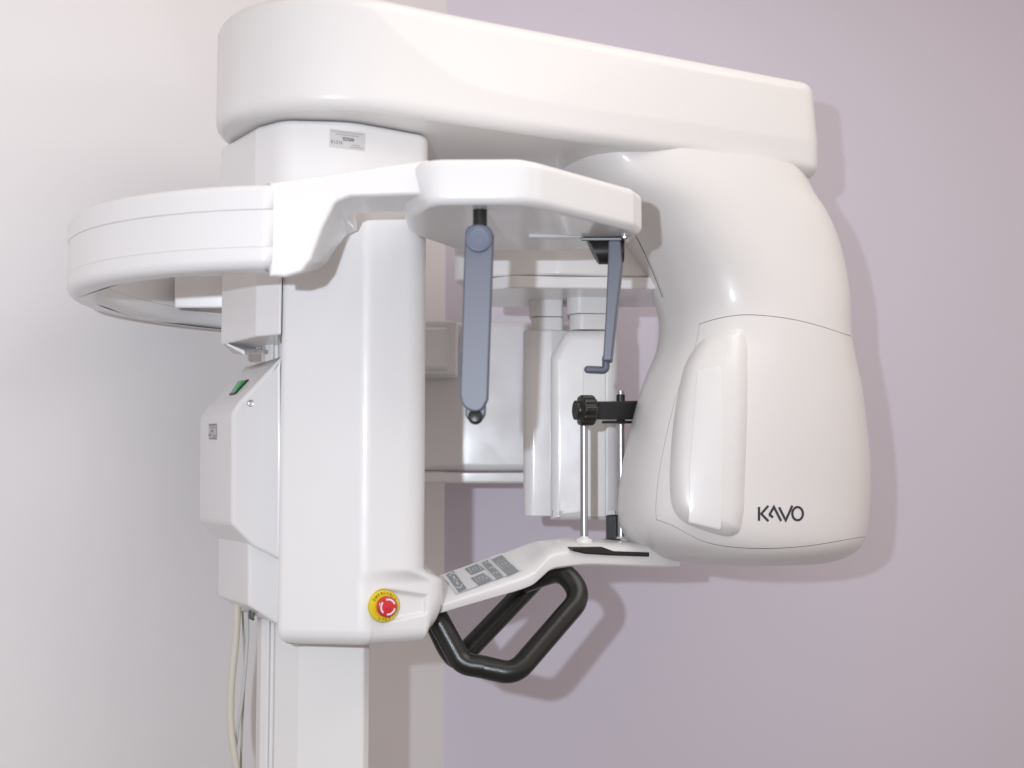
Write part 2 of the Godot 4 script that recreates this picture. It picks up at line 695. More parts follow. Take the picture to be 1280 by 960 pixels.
func make_housing() -> void:
	var ends := [[533, 1518], [556, 1541]]                # the right corner: shaft above, wider foot below
	var outlines := []
	for e in ends:
		var c := []
		for r in [[350, 1512, 9], [457, 1496, 34], [e[0], e[1], 30], [e[0] - 17, 1750, 14], [352, 1745, 8]]:
			var p := at(r[0], 560, r[1])
			c.append([p.x, p.z, r[2]])
		outlines.append(rounded(c, 1.6, 16, 60))
	housing_plan = outlines[0]
	var widen := func(h: float) -> float: return smoothstep(-104.0, -122.0, h)
	var mb := MB.new()
	prism(mb, outlines[0], -192.0, -90.0, 17, 0, upright, 1.6, housing_inset, outlines[1], widen)
	var low := put(mb, "carriage_housing", white, machine, "tall glossy white carriage housing with the stop button")
	mb = MB.new()
	prism(mb, outlines[0], -90.0, 351.0, 0, 1.5, upright, 60.0)
	var st := SurfaceTool.new()                           # shaft and foot are the same moulding
	st.append_from(low.mesh, 0, Transform3D.IDENTITY)
	st.append_from(mb.mesh(), 0, Transform3D.IDENTITY)
	low.mesh = st.commit()

	# emergency stop
	var cc := at(480, 757.5, 1502)
	var ax := Vector3(0.46, 0.0, -0.89).normalized()
	var u := Vector3.UP.cross(ax).normalized()
	if u.x < 0:
		u = -u
	mb = MB.new()
	turned(mb, cc, ax, [[18.2, -6.0], [18.2, 1.0], [17.6, 1.6], [1.0, 1.6]], 48)
	var disc := put(mb, "emergency_stop", plastic(Color(0.78, 0.62, 0.012), 0.4), machine, "yellow disc with red emergency stop button")
	var red := plastic(Color(0.62, 0.018, 0.03), 0.3, 0.4, 0.1)
	mb = MB.new()
	turned(mb, cc, ax, [[9.5, 1.0], [9.5, 4.0], [11.5, 5.0], [12.2, 6.0], [12.2, 10.0], [11.4, 11.6], [9.8, 12.2], [0.5, 12.6]], 40)
	put(mb, "push_button", red, disc)
	var mark := plastic(Color(0.8, 0.8, 0.8), 0.5)
	for k in 3:
		mb = MB.new()
		var pts := []
		for i in 9:
			var a := TAU * k / 3.0 + 0.35 + i * 0.19
			pts.append(Vector2(cos(a), sin(a)) * 8.6)
		strip(mb, pts, 1.9, func(a: float, b: float) -> Vector3: return cc + ax * 12.75 + u * a + Vector3.UP * b)
		face_lens(mb)
		put(mb, "turn_mark", mark, disc)
	var ink := plastic(Color(0.05, 0.045, 0.01), 0.6)
	ring_text("EMERGENCY", cc, ax, u, 14.9, PI / 2 + 1.02, -0.255, false, ink, disc)
	ring_text("STOP", cc, ax, u, 15.6, -PI / 2 - 0.42, 0.28, true, ink, disc)

func ring_text(text: String, c: Vector3, ax: Vector3, u: Vector3, r: float, a0: float, da: float, foot: bool, mat: Material, parent: Node) -> void:
	for i in text.length():
		var tm := TextMesh.new()
		var f := SystemFont.new()
		f.font_names = PackedStringArray(["Droid Sans"])
		tm.font = f
		tm.text = text[i]
		tm.font_size = 16
		tm.pixel_size = 0.00027
		tm.depth = 0.0003
		var a := a0 + da * i
		var p := c + ax * 2.0 + (u * cos(a) + Vector3.UP * sin(a)) * r
		var o := MeshInstance3D.new()
		o.name = numbered("letter", parent)
		o.mesh = tm
		o.material_override = mat
		var outw := (u * cos(a) + Vector3.UP * sin(a)) * (-1.0 if foot else 1.0)
		var z := Vector3(ax.x, ax.y, -ax.z)
		var y := Vector3(outw.x, outw.y, -outw.z)
		var x := y.cross(z)
		o.transform = Transform3D(Basis(x, y, z), w(p) - machine.position)
		parent.add_child(o, true)
		# the parent mesh carries the machine's offset
		o.transform.origin = w(p) - machine.position - (parent as Node3D).position

# ---------------------------------------------------------------- electronics box with switch
func make_power_box() -> void:
	var shift := Vector2(-76, 150)
	var f := func(a: float, b: float, c: float) -> Vector3:   # a, b: pixels on the front face; c 0..1 backwards
		var p := at(a, b, 1556.0 + (a - 290.0) * -0.25)
		return p + Vector3(shift.x, 0, shift.y) * (c / 167.0)
	var upper := rounded([[352, 446, 0], [299, 502, 9], [290, 516, 9], [289, 655, 12], [316, 682, 4], [352, 700, 0]], 12.0)
	var mb := MB.new()
	prism(mb, upper, 0.0, 167.0, 5, 6, f, 40.0)
	var box := put(mb, "electronics_box", white, machine, "white side box with green power switch")
	var f2 := func(a: float, b: float, c: float) -> Vector3:
		var p := at(a, b, 1558.0 + (a - 312.0) * -0.25)
		return p + Vector3(shift.x, 0, shift.y) * (c / 167.0)
	mb = MB.new()
	prism(mb, rounded([[352, 640, 0], [311, 640, 0], [311, 757, 4], [352, 783, 3]], 12.0), 3.0, 150.0, 4, 4, f2, 40.0)
	put(mb, "lower_box", white, machine)
	screw(f.call(313.5, 504.0, 0.0), Vector3(-0.05, 0.0, -1), 4.2, box)
	mb = MB.new()
	block(mb, [at(312, 773, 1600), at(318, 776, 1600), at(312, 757, 1600), at(318, 760, 1600), at(310, 773, 1640), at(316, 776, 1640), at(310, 757, 1640), at(316, 760, 1640)], 1.0)
	put(mb, "cable_clip", black, machine)
	# power switch on the sloping shoulder
	var slope := func(u: float, v: float, lift: float) -> Vector3:    # u along the slope, v backwards (mm), lift off it
		var p: Vector3 = f.call(lerpf(345, 303, u), lerpf(453.5, 498, u), v)
		var a: Vector3 = f.call(345, 453.5, v)
		var b: Vector3 = f.call(303, 498, v)
		var nn := (b - a).cross(Vector3(shift.x, 0, shift.y)).normalized()
		if nn.y < 0:
			nn = -nn
		return p + nn * lift
	mb = MB.new()
	block(mb, [slope.call(0.80, 62.0, -4.0), slope.call(0.38, 62.0, -4.0), slope.call(0.80, 62.0, 2.0), slope.call(0.38, 62.0, 2.0), slope.call(0.80, 92.0, -4.0), slope.call(0.38, 92.0, -4.0), slope.call(0.80, 92.0, 2.0), slope.call(0.38, 92.0, 2.0)], 1.2)
	var sw := put(mb, "power_switch", black, machine)
	mb = MB.new()
	block(mb, [slope.call(0.76, 66.0, 0.0), slope.call(0.45, 66.0, 0.0), slope.call(0.76, 66.0, 2.5), slope.call(0.45, 66.0, 6.0), slope.call(0.76, 88.0, 0.0), slope.call(0.45, 88.0, 0.0), slope.call(0.76, 88.0, 2.5), slope.call(0.45, 88.0, 6.0)], 1.0)
	put(mb, "rocker", plastic(Color(0.02, 0.33, 0.07), 0.25, 0.4), sw)
	# rating sticker on the left face
	var face := func(u: float, v: float, lift: float) -> Vector3:     # pixels on the left face
		var a: Vector3 = f.call(290.0, v, 40.0)
		var b: Vector3 = f.call(290.0, v, 130.0)
		var pa := px_of(a)
		var pb := px_of(b)
		var t := (u - pa.x) / (pb.x - pa.x)
		var p := a.lerp(b, t)
		return p + Vector3(-0.89, 0, -0.45) * lift
	mb = MB.new()
	mb.grid([PackedVector3Array([face.call(261.5, 525, 0.6), face.call(271.5, 527, 0.6)]), PackedVector3Array([face.call(261.5, 545.5, 0.6), face.call(271.5, 548, 0.6)])], false)
	face_lens(mb)
	put(mb, "rating_sticker", plastic(Color(0.50, 0.49, 0.51), 0.5), box)
	mb = MB.new()
	for r in [[262, 271, 527, 2.2], [263.5, 269.5, 530.8, 1.0], [264.5, 267.5, 535.2, 2.4], [262, 264.5, 540, 3.0], [267, 271, 542, 1.2], [263, 271, 545, 1.6]]:
		strip(mb, [Vector2(r[0], r[2]), Vector2(r[1], r[2] + 0.5)], r[3], func(a: float, b: float) -> Vector3: return face.call(a, b, 1.0))
	put(mb, "print", plastic(Color(0.26, 0.25, 0.27), 0.6), box)

# ---------------------------------------------------------------- swivel arm
var ARM_DIR := Vector2(0.876, 0.482).normalized()

func arm_inset(p: Vector2, h: float, n: Vector2) -> float:
	# the long near side carries a crease: above it the wall leans back, below it leans in slightly
	var side := maxf(smoothstep(0.2, 0.45, n.dot(Vector2(0.482, -0.876))), smoothstep(0.25, 0.6, n.dot(ARM_DIR)))
	var q := px_of(Vector3(p.x, h, p.y))
	var crease := curve_at([[430.0, 590.0], [463.0, 551.0], [496.0, 528.0], [529.0, 505.0], [561.0, 486.0], [601.0, 473.0], [660.0, 469.0], [870.0, 473.0], [1020.0, 475.0]], q.x)
	var inn := 0.0
	if h > crease:
		inn = (h - crease) * 0.07
	else:
		inn = (minf(crease, 560.0) - h) * 0.02
	return inn * side

func make_arm() -> void:
	var c := Vector2(-216, 1602)
	var r := 157.0
	var q := Vector2(0.482, -0.876)
	var pl := PackedVector2Array()
	var a0 := q.angle()
	var near_end := Vector2(449, 1785)
	var t_near := c + q * r
	var len_ := (near_end - t_near).dot(ARM_DIR)
	var far_end := near_end - q * (2 * r - 12)
	var cor := []
	for k in 49:                                          # the round end
		var a := a0 - PI * k / 48.0
		cor.append([c.x + cos(a) * r, c.y + sin(a) * r, 0])
	cor.append([far_end.x, far_end.y, 30])
	cor.append([near_end.x, near_end.y, 36])
	pl = rounded(cor, 4.0, 8)
	var mb := MB.new()
	prism(mb, pl, 429.0, 566.0, 15, 17, upright, 3.5, arm_inset)
	put(mb, "swivel_arm", cream, machine, "long white swivel arm with one rounded end")
	mb = MB.new()                                         # swivel neck between arm and carriage
	turned(mb, Vector3(c.x, 415.0, c.y), Vector3.UP, [[72.0, 0.0], [72.0, 26.0]], 48)
	put(mb, "swivel_bearing", plastic(Color(0.42, 0.42, 0.45), 0.4), machine)

# ---------------------------------------------------------------- head support ring, arm and hub
func make_ring() -> void:
	var c := Vector2(-228, 1590)
	var sector := func(gap: float) -> PackedVector2Array:
		var cor := []
		var outer := []
		var inner := []
		for k in 61:
			var a := deg_to_rad(lerpf(3.2, 152.0, k / 60.0))
			var ro := 296.0 + 16.0 * smoothstep(15.0, 75.0, rad_to_deg(a)) + 13.0 * smoothstep(100.0, 150.0, rad_to_deg(a)) - gap
			var ri := 256.0 + 18.0 * smoothstep(15.0, 75.0, rad_to_deg(a)) + 23.0 * smoothstep(100.0, 150.0, rad_to_deg(a)) + gap
			outer.append([c.x - sin(a) * ro, c.y - cos(a) * ro, 0])
			inner.append([c.x - sin(a) * ri, c.y - cos(a) * ri, 0])
		inner.reverse()
		cor = outer + inner
		return rounded(cor, 12.0)
	var parts := [["ring_foot", 216.0, 238.0, 11.0, 0.8, 0.0], ["ring_panel", 238.0, 277.0, 0.8, 0.3, 0.7], ["ring_top", 277.0, 304.0, 0.5, 8.0, 0.0]]
	var base: MeshInstance3D = null
	for p in parts:
		var mb := MB.new()
		prism(mb, sector.call(p[5]), p[1] + 0.1, p[2] - 0.1, p[3], p[4], upright, 40.0)
		base = put(mb, p[0], white, machine)
	var m := MB.new()                                     # bar that carries the ring at the back of the column
	block(m, [at(218, 385, 1700), at(330, 385, 1700), at(218, 343, 1700), at(330, 343, 1700), at(228, 385, 1790), at(330, 385, 1790), at(228, 343, 1790), at(330, 343, 1790)], 2.5)
	put(m, "ring_bracket", white, machine)
	m = MB.new()
	block(m, [at(285, 393.5, 1630), at(316, 386, 1630), at(285, 391, 1630), at(316, 382.5, 1630), at(285, 393.5, 1690), at(316, 386, 1690), at(285, 391, 1690), at(316, 382.5, 1690)], 0.8)
	put(m, "bracket_clip", plastic(Color(0.2, 0.2, 0.22), 0.45), machine)

	# strut and arm towards the hub
	var f := func(a: float, b: float, z: float) -> Vector3:
		b -= maxf(0.0, b - 250.0) * 0.42 * z / 176.0         # the strut narrows towards the carriage
		var p := at(a, b, 1296.0 + maxf(0.0, a - 340.0) * 0.10)
		return p + Vector3(-0.05, 0, 1.0) * z
	m = MB.new()
	prism(m, rounded([[336, 227.5, 0], [432, 213.7, 0], [536, 199.3, 0], [536, 243, 0], [438, 246, 0], [420, 253, 14], [404, 285, 0], [389, 326, 10], [377, 341, 10], [356, 347, 14], [336, 345.5, 0]], 6.0), 0.0, 84.0, 5, 5, f, 30.0)
	prism(m, rounded([[338, 229.5, 0], [431, 216, 0], [431, 246.5, 0], [417.5, 253, 14], [402.5, 285, 0], [387.5, 325, 10], [376, 339, 10], [356, 345, 14], [338, 343.5, 0]], 6.0), 76.0, 178.0, 3, 3, f, 30.0)
	put(m, "ring_strut", white, machine)
	# the hub that carries the temple supports
	var hin := func(p: Vector2, h: float, n: Vector2) -> float:
		return smoothstep(0.3, 0.95, -n.x) * maxf(0.0, 320.0 - h) * 0.25
	var hub := slab([[526, 1297, 44], [652, 1296, 30], [676, 1312, 30], [792, 1432, 14], [802, 1462, 12], [780, 1545, 40], [690, 1575, 40], [560, 1565, 50], [503, 1470, 50], [496, 1360, 60]], 225, 283.0, 331.0, 9, 9, 6.0, hin)
	put(hub, "support_hub", white, machine, "white hub that carries both temple supports")

func make_temple_supports() -> void:
	# the one seen flat
	var t := Node3D.new()
	t.name = "temple_support"
	machine.add_child(t)
	t.set_meta("label", "grey temple support paddle seen broadside")
	var d := 1316.0
	var f := func(a: float, b: float, z: float) -> Vector3: return at(a, b, d + (b - 300.0) * 0.05) + Vector3(0.06, 0, 1) * z
	var m := MB.new()
	prism(m, rounded([[581, 292, 0], [583, 283, 12], [598, 279, 20], [613, 283, 12], [617, 294, 0], [610, 500, 12], [602, 514, 12], [590, 515, 14], [578, 508, 14], [574.5, 494, 12]], 8.0, 5), 0.0, 11.0, 2.5, 2.5, f, 30.0)
	put(m, "paddle", blade_grey, t)
	m = MB.new()
	prism(m, rounded([[583, 480, 4], [607, 480, 4], [606, 520, 12], [593, 531, 14], [580, 521, 12]], 6.0, 6), 6.0, 18.0, 2, 2, f, 30.0)
	put(m, "tip", blade_grey, t)
	m = MB.new()
	var tip: Vector3 = f.call(594.0, 521.0, 2.0)
	turned(m, tip + Vector3(0, 0, 5), Vector3(0, 0.15, -1), [[8.0, 0.0], [7.5, 4.0], [5.5, 5.0], [0.6, 5.2]], 24)
	put(m, "pad", black, t)
	m = MB.new()
	var hubc: Vector3 = f.call(598.5, 299.0, 0.0)
	turned(m, hubc, Vector3(-0.03, 0.05, -1), [[14.0, -2.0], [14.0, 3.0], [13.0, 4.2], [11.5, 3.4], [10.8, 2.6], [0.5, 3.0]], 40)
	put(m, "knob", plastic(Color(0.135, 0.155, 0.215), 0.38), t)
	m = MB.new()
	bar(m, [at(600, 246, d + 14), at(600, 288, d + 10)], 7.5, 20)
	put(m, "stem", black, t)
	# the one seen edge-on
	t = Node3D.new()
	t.name = "temple_support_001"
	machine.add_child(t)
	t.set_meta("label", "grey temple support paddle seen edge on with hooked tip")
	d = 1470.0
	m = MB.new()
	prism(m, rounded([[760.5, 300, 3], [776, 300, 3], [778, 330, 0], [770, 400, 0], [764.5, 451, 2], [753.5, 451, 2], [757, 395, 0], [759.5, 335, 0]], 8.0, 4), 0.0, 30.0, 2, 2, func(a: float, b: float, z: float) -> Vector3: return at(a, b, d) + Vector3(0.12, 0, 1) * z, 30.0)
	put(m, "paddle", blade_grey, t)
	m = MB.new()
	bar(m, fillet([at(757.5, 448, d + 14), at(757.5, 463, d + 14), at(735, 462, d + 14)], 5.0, 5), 4.6, 16, true)
	put(m, "tip", blade_grey, t)
	m = MB.new()
	var ra := PackedVector3Array()                        # short drum, its left end cut obliquely
	var rb := PackedVector3Array()
	var rc := PackedVector3Array()
	var rd := PackedVector3Array()
	for k in 40:
		var a := TAU * k / 40
		var up := 15.0 * cos(a)
		var c := at(757, 314.5, d + 16) + Vector3(0, up, 15.0 * sin(a))
		ra.append(c + Vector3(-15.0 - up * 0.5, 0, 0))
		rb.append(c + Vector3(-13.0 - up * 0.5, 0, 0))
		rc.append(c + Vector3(19.0, 0, 0))
		rd.append(c + Vector3(21.0, -up * 0.1, -1.5 * sin(a)))
	m.grid([ra, rb, rc, rd], true, true)
	m.fan(ra, Vector3(-0.9, -0.43, 0))
	m.fan(rd, Vector3(1, 0, 0))
	put(m, "knob", black, t)
	m = MB.new()
	block(m, [at(727, 301, d + 6), at(778, 301, d + 6), at(725, 296.5, d + 6), at(778, 296.5, d + 6), at(729, 301, d + 34), at(778, 301, d + 34), at(727, 296.5, d + 34), at(778, 296.5, d + 34)], 1.0)
	put(m, "bracket", black, t)
	m = MB.new()
	bar(m, [at(661, 294.5, d - 10), at(728, 295, d + 8)], 2.4, 12)
	put(m, "rail", plastic(Color(0.7, 0.7, 0.72), 0.25), t)
	m = MB.new()
	turned(m, at(781, 294.5, d - 2), Vector3(-0.1, 0.1, -1), [[5.0, -14.0], [5.0, 0.0], [3.6, 1.4], [0.4, 1.6]], 20)
	put(m, "pin", chrome, t)

# ---------------------------------------------------------------- tube head
var HO := Vector2(131, 1619)
var HF := Vector2(0.905, 0.425).normalized()
var HQ := Vector2(0.425, -0.905).normalized()
var head_rows := []          # per row: h, s centre, half length, q centre, half depth
const TOP_LEFT := [[184.0, 700.0], [200.0, 706.0], [230.0, 726.0], [265.0, 762.0], [300.0, 787.0], [330.0, 804.0], [350.0, 813.0], [380.0, 822.0], [400.0, 824.0], [430.0, 820.0], [470.0, 805.0], [520.0, 791.0], [570.0, 780.0], [615.0, 773.5], [650.0, 773.0], [672.0, 781.0], [690.0, 798.0], [701.0, 818.0], [708.0, 845.0]]
const RIGHT := [[184.0, 1006.0], [215.0, 1019.0], [240.0, 1034.0], [280.0, 1049.0], [320.0, 1058.0], [360.0, 1063.0], [410.0, 1065.0], [440.0, 1070.0], [480.0, 1078.0], [520.0, 1083.0], [560.0, 1087.0], [600.0, 1088.5], [640.0, 1087.0], [668.0, 1084.0], [682.0, 1080.0], [694.0, 1070.0], [703.0, 1054.0], [708.0, 1034.0]]
const FRONT := [[184.0, 0.0], [300.0, 14.0], [400.0, 26.0], [520.0, 36.0], [620.0, 38.0], [670.0, 37.0], [690.0, 30.0], [702.0, 14.0], [708.0, -4.0]]

func super_pt(row: Array, t: float) -> Vector2:           # t 0..1 round the section: 0 = left, 0.25 = front
	var a := PI - t * TAU
	var cs := cos(a)
	var sn := sin(a)
	var s: float = row[1] + row[2] * signf(cs) * pow(absf(cs), 2.0 / row[5])
	var q: float = row[3] + row[4] * signf(sn) * pow(absf(sn), 2.0 / row[5])
	return HO + HF * s + HQ * q

func row_at(py: float) -> Array:
	var u := clampf((py - 184.0) / 524.0 * (head_rows.size() - 1), 0.0, head_rows.size() - 1.001)
	var i := int(u)
	var k := u - i
	var out := []
	for c in 6:
		out.append(lerpf(head_rows[i][c], head_rows[i + 1][c], k))
	return out

func solve_head() -> void:
	var count := 132
	for i in count:
		var py := 184.0 + 524.0 * i / (count - 1)
		var dd := lerpf(1660.0, 1720.0, clampf((py - 184.0) / 200.0, 0, 1))
		var h := height(py, dd)
		var qf := curve_at(FRONT, py)
		var half := lerpf(100.0, 118.0, smoothstep(200.0, 400.0, py)) - maxf(0.0, py - 690.0) * 1.2
		var row := [h, 150.0, 160.0, qf - half, half, lerpf(3.0, 2.4, smoothstep(200.0, 400.0, py))]
		var tl := curve_at(TOP_LEFT, py)
		var tr := curve_at(RIGHT, py)
		for it in 14:
			var lo := 1e9
			var hi := -1e9
			for k in 64:
				var p := super_pt(row, k / 64.0)
				var q := px_of(Vector3(p.x, h, p.y))
				lo = minf(lo, q.x)
				hi = maxf(hi, q.x)
			row[2] = maxf(8.0, row[2] + ((tr - tl) - (hi - lo)) / 2.0 / 0.86)
			row[1] += ((tl + tr) / 2.0 - (lo + hi) / 2.0) / 0.86
		head_rows.append(row)

# the point of the head's front that a pixel shows, lifted by off
func on_head(px: float, py: float, off := 0.0) -> Vector3:
	var p := head_raw(px, py)
	if off == 0.0:
		return p
	var e := 2.0
	var n := (head_raw(px + e, py) - head_raw(px - e, py)).cross(head_raw(px, py + e) - head_raw(px, py - e)).normalized()
	if n.z > 0:
		n = -n
	return p + n * off

func head_raw(px: float, py: float) -> Vector3:
	var rowy := py
	var best := Vector3.ZERO
	for it in 5:
		var row := row_at(rowy)
		var lo := 0.02
		var hi := 0.40
		for k in 20:                                      # the front is met once, from left to right
			var mid := (lo + hi) / 2.0
			var p := super_pt(row, mid)
			var q := px_of(Vector3(p.x, row[0], p.y))
			if q.x < px:
				lo = mid
			else:
				hi = mid
		var pt := super_pt(row, (lo + hi) / 2.0)
		best = Vector3(pt.x, row[0], pt.y)
		var got := px_of(best)
		rowy += py - got.y
	# the row table is coarse: finish on the exact sight line at this depth
	return at(px, py, best.z)

const SEAM_TOP := [[820.0, 452.0], [838.0, 434.0], [852.0, 419.0], [870.0, 407.0], [905.0, 396.5], [940.0, 393.5], [1000.0, 401.0], [1066.0, 421.0], [1090.0, 432.0]]
const SEAM_LOW := [[790.0, 640.0], [838.0, 656.0], [880.0, 677.0], [930.0, 685.0], [1000.0, 683.5], [1080.0, 671.0], [1100.0, 668.0]]

func make_head() -> void:
	solve_head()
	# the head is one skin: shell on top and round the left, a cover let into the front, a bottom cover below
	var lo := 0.01
	var hi := 0.25
	var mid_row := row_at(540.0)
	for k in 24:                                          # the column on which the cover's left edge runs
		var m := (lo + hi) / 2.0
		var p := super_pt(mid_row, m)
		if px_of(Vector3(p.x, mid_row[0], p.y)).x < 834.0:
			lo = m
		else:
			hi = m
	var t_left := lo
	var t_back := 0.75
	var nf := 170
	var nb := 70
	var seam_row := func(t: float, tab: Array) -> float:
		var prev := 1e9
		var y := 330.0
		while y < 704.0:                                  # first crossing from above
			var row := row_at(y)
			var p := super_pt(row, t)
			var q := px_of(Vector3(p.x, row[0], p.y))
			var dif := curve_at(tab, q.x) - q.y
			if dif <= 0.0:
				return y if prev > 1e8 else y - 4.0 * (-dif) / (prev - dif)
			prev = dif
			y += 4.0
		return 690.0
	var ts := []
	var s1 := []
	var s2 := []
	for j in nf + nb + 1:
		var t: float
		if j <= nf:
			var u := float(j) / nf                         # closer columns on the rounded left
			t = lerpf(t_left, t_back, u * (0.45 + 0.55 * u))
		else:
			t = lerpf(t_back, 1.0 + t_left, float(j - nf) / nb)
		ts.append(t)
		if t <= 0.5:
			s1.append(seam_row.call(t, SEAM_TOP))
			s2.append(seam_row.call(t, SEAM_LOW))
		else:                                             # round the back both seams come home smoothly
			s1.append(-1.0)
			s2.append(-1.0)
	var last := 0
	for j in ts.size():
		if s1[j] > 0:
			last = j
	for j in range(last + 1, ts.size()):
		var k := smoothstep(0.0, 1.0, float(j - last) / (ts.size() - 1 - last))
		s1[j] = lerpf(s1[last], s1[0], k)
		s2[j] = lerpf(s2[last], s2[0], k)
	var place := func(py: float, t: float, turn_in: float) -> Vector3:
		var row := row_at(py)
		if turn_in > 0:
			row[2] -= turn_in
			row[4] -= turn_in
		var p := super_pt(row, t)
		return Vector3(p.x, row[0], p.y)
	var skin := func(mb: MB, j0: int, j1: int, y0: Array, y1: Array, rows: int, lip_top: bool, lip_low: bool, lip_left: bool) -> void:
		var rings := []
		var keep := []
		for i in range(-2 if lip_top else 0, rows + (3 if lip_low else 1)):
			var u := clampf(float(i) / rows, 0, 1)
			var turn := 0.0
			var add := 0.0
			if i <= 0 and lip_top:
				turn = [0.0, 0.5, 3.0][-i]
				add = [0.42, 0.32, 0.32][-i]
			if i >= rows and lip_low:
				turn = [0.0, 0.5, 3.0][i - rows]
				add = -[0.42, 0.32, 0.32][i - rows]
			var ring := PackedVector3Array()
			for jj in range(j0 - (2 if lip_left else 0), j1 + 1):
				var j := maxi(jj, j0)
				var open := clampf((nf - j) / 5.0, 0.0, 1.0) # the seams run along the cover only
				var py := lerpf(y0[j], y1[j], u) + add * open
				var t: float = ts[j]
				var tin := turn * open
				if lip_left and jj <= j0:
					tin = maxf(tin, [0.0, 0.3, 2.0][j0 - jj])
					var hair: float = place.call(py, t + 0.001, 0.0).distance_to(place.call(py, t - 0.001, 0.0)) / 0.002
					t += [0.35, 0.25, 0.25][j0 - jj] / hair
				ring.append(place.call(py, t, tin))
				keep.append([py, t, tin])
			rings.append(ring)
		var o := mb.v.size()
		mb.grid(rings, false, true)
		for k in keep.size():                             # true normals, so that the joined pieces shade as one
			if keep[k][2] > 0.1:
				continue
			var py: float = clampf(keep[k][0], 191.0, 701.0)
			var t: float = keep[k][1]
			var a: Vector3 = place.call(py, t + 0.004, 0.0) - place.call(py, t - 0.004, 0.0)
			var b: Vector3 = place.call(py + 6.0, t, 0.0) - place.call(py - 6.0, t, 0.0)
			var nn := a.cross(b).normalized()
			if nn.dot(mb.n[o + k]) < 0:
				nn = -nn
			if nn.dot(mb.n[o + k]) > 0.6:
				mb.n[o + k] = nn
	var n_all := nf + nb
	var top := []
	var foot := []
	for j in ts.size():
		top.append(184.0)
		foot.append(708.0)
	var shell := MB.new()
	skin.call(shell, 0, n_all, top, s1, 70, false, true, false)
	skin.call(shell, nf, n_all, s1, s2, 70, false, true, false)
	var crown := PackedVector3Array()
	for j in n_all:
		crown.append(place.call(184.0, ts[j], 0.0))
	shell.fan(crown, Vector3.UP)
	var head := put(shell, "tube_head", cream, machine, "white tube head shell under the swivel arm")
	var cover := MB.new()
	skin.call(cover, 0, nf, s1, s2, 90, true, true, true)
	put(cover, "front_cover", cream, head)
	var under := MB.new()
	skin.call(under, 0, n_all, s2, foot, 26, true, false, false)
	var sole := PackedVector3Array()
	for j in n_all:
		sole.append(place.call(708.0, ts[j], 0.0))
	under.fan(sole, Vector3.DOWN)
	put(under, "bottom_cover", cream, head)

	# raised pad with its flat window
	var pad := [Vector2(866, 436), Vector2(878, 423), Vector2(897, 415), Vector2(917, 409.5), Vector2(929, 411), Vector2(934, 424), Vector2(935.5, 460), Vector2(935.5, 510), Vector2(934, 560), Vector2(932, 610), Vector2(929.5, 650), Vector2(924, 667), Vector2(912, 672), Vector2(893, 668.5), Vector2(871, 661.5), Vector2(852, 652.5), Vector2(840.5, 638), Vector2(836, 612), Vector2(836.5, 575), Vector2(840, 530), Vector2(847, 488), Vector2(855, 456)]
	raised(head, "raised_pad", pad, 11.0, 21.0, cream, 1.6)
	var win := [Vector2(874, 467), Vector2(901, 461.5), Vector2(902, 560), Vector2(899, 661), Vector2(861, 652), Vector2(862, 590)]
	raised(head, "pad_window", win, 11.35, 1.0, white, 0.9, 10.6)

	var gk := MB.new()                                    # dark strip painting the shadow in the gap between inner and outer shell
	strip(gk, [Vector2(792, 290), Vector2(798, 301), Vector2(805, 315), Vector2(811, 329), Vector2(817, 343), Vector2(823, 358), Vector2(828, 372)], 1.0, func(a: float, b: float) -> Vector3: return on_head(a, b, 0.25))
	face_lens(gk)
	put(gk, "gap_shade", plastic(Color(0.08, 0.08, 0.08), 0.6), head)

	# lettering
	var ink := plastic(Color(0.035, 0.033, 0.05), 0.45)
	var glyphs := [
		["letter_k", [[[948.6, 633.6], [948.6, 651.0]], [[960.2, 632.2], [951.4, 642.2], [960.4, 651.4]]]],
		["letter_a", [[[962.8, 645.4], [961.9, 642.8], [967.2, 633.6], [976.2, 651.2]], [[961.9, 642.8], [966.0, 647.0]]]],
		["letter_v", [[[973.6, 634.0], [982.0, 650.4], [990.2, 632.0]]]],
		["letter_o", []]]
	for gl in glyphs:
		var mb := MB.new()
		var lift := func(a: float, b: float) -> Vector3: return on_head(a, b, 0.5)
		for pol in gl[1]:
			var pts := []
			for i in pol.size() - 1:
				var a := Vector2(pol[i][0], pol[i][1])
				var b := Vector2(pol[i + 1][0], pol[i + 1][1])
				for k in 4:
					pts.append(a.lerp(b, k / 4.0))
			pts.append(Vector2(pol[-1][0], pol[-1][1]))
			strip(mb, pts, 2.9, lift)
		if gl[0] == "letter_o":
			var pts := []
			for k in 36:
				var a := TAU * k / 36
				pts.append(Vector2(996.8 + 6.6 * cos(a), 642.0 + 8.2 * sin(a)))
			strip(mb, pts, 2.8, lift, true)
		face_lens(mb)
		put(mb, gl[0], ink, head)

func inside_dist(poly: Array, p: Vector2) -> float:
	var best := 1e9
	var m := poly.size()
	for i in m:
		var c := Geometry2D.get_closest_point_to_segment(p, poly[i], poly[(i + 1) % m])
		best = minf(best, c.distance_to(p))
	return best if Geometry2D.is_point_in_polygon(p, PackedVector2Array(poly)) else -best

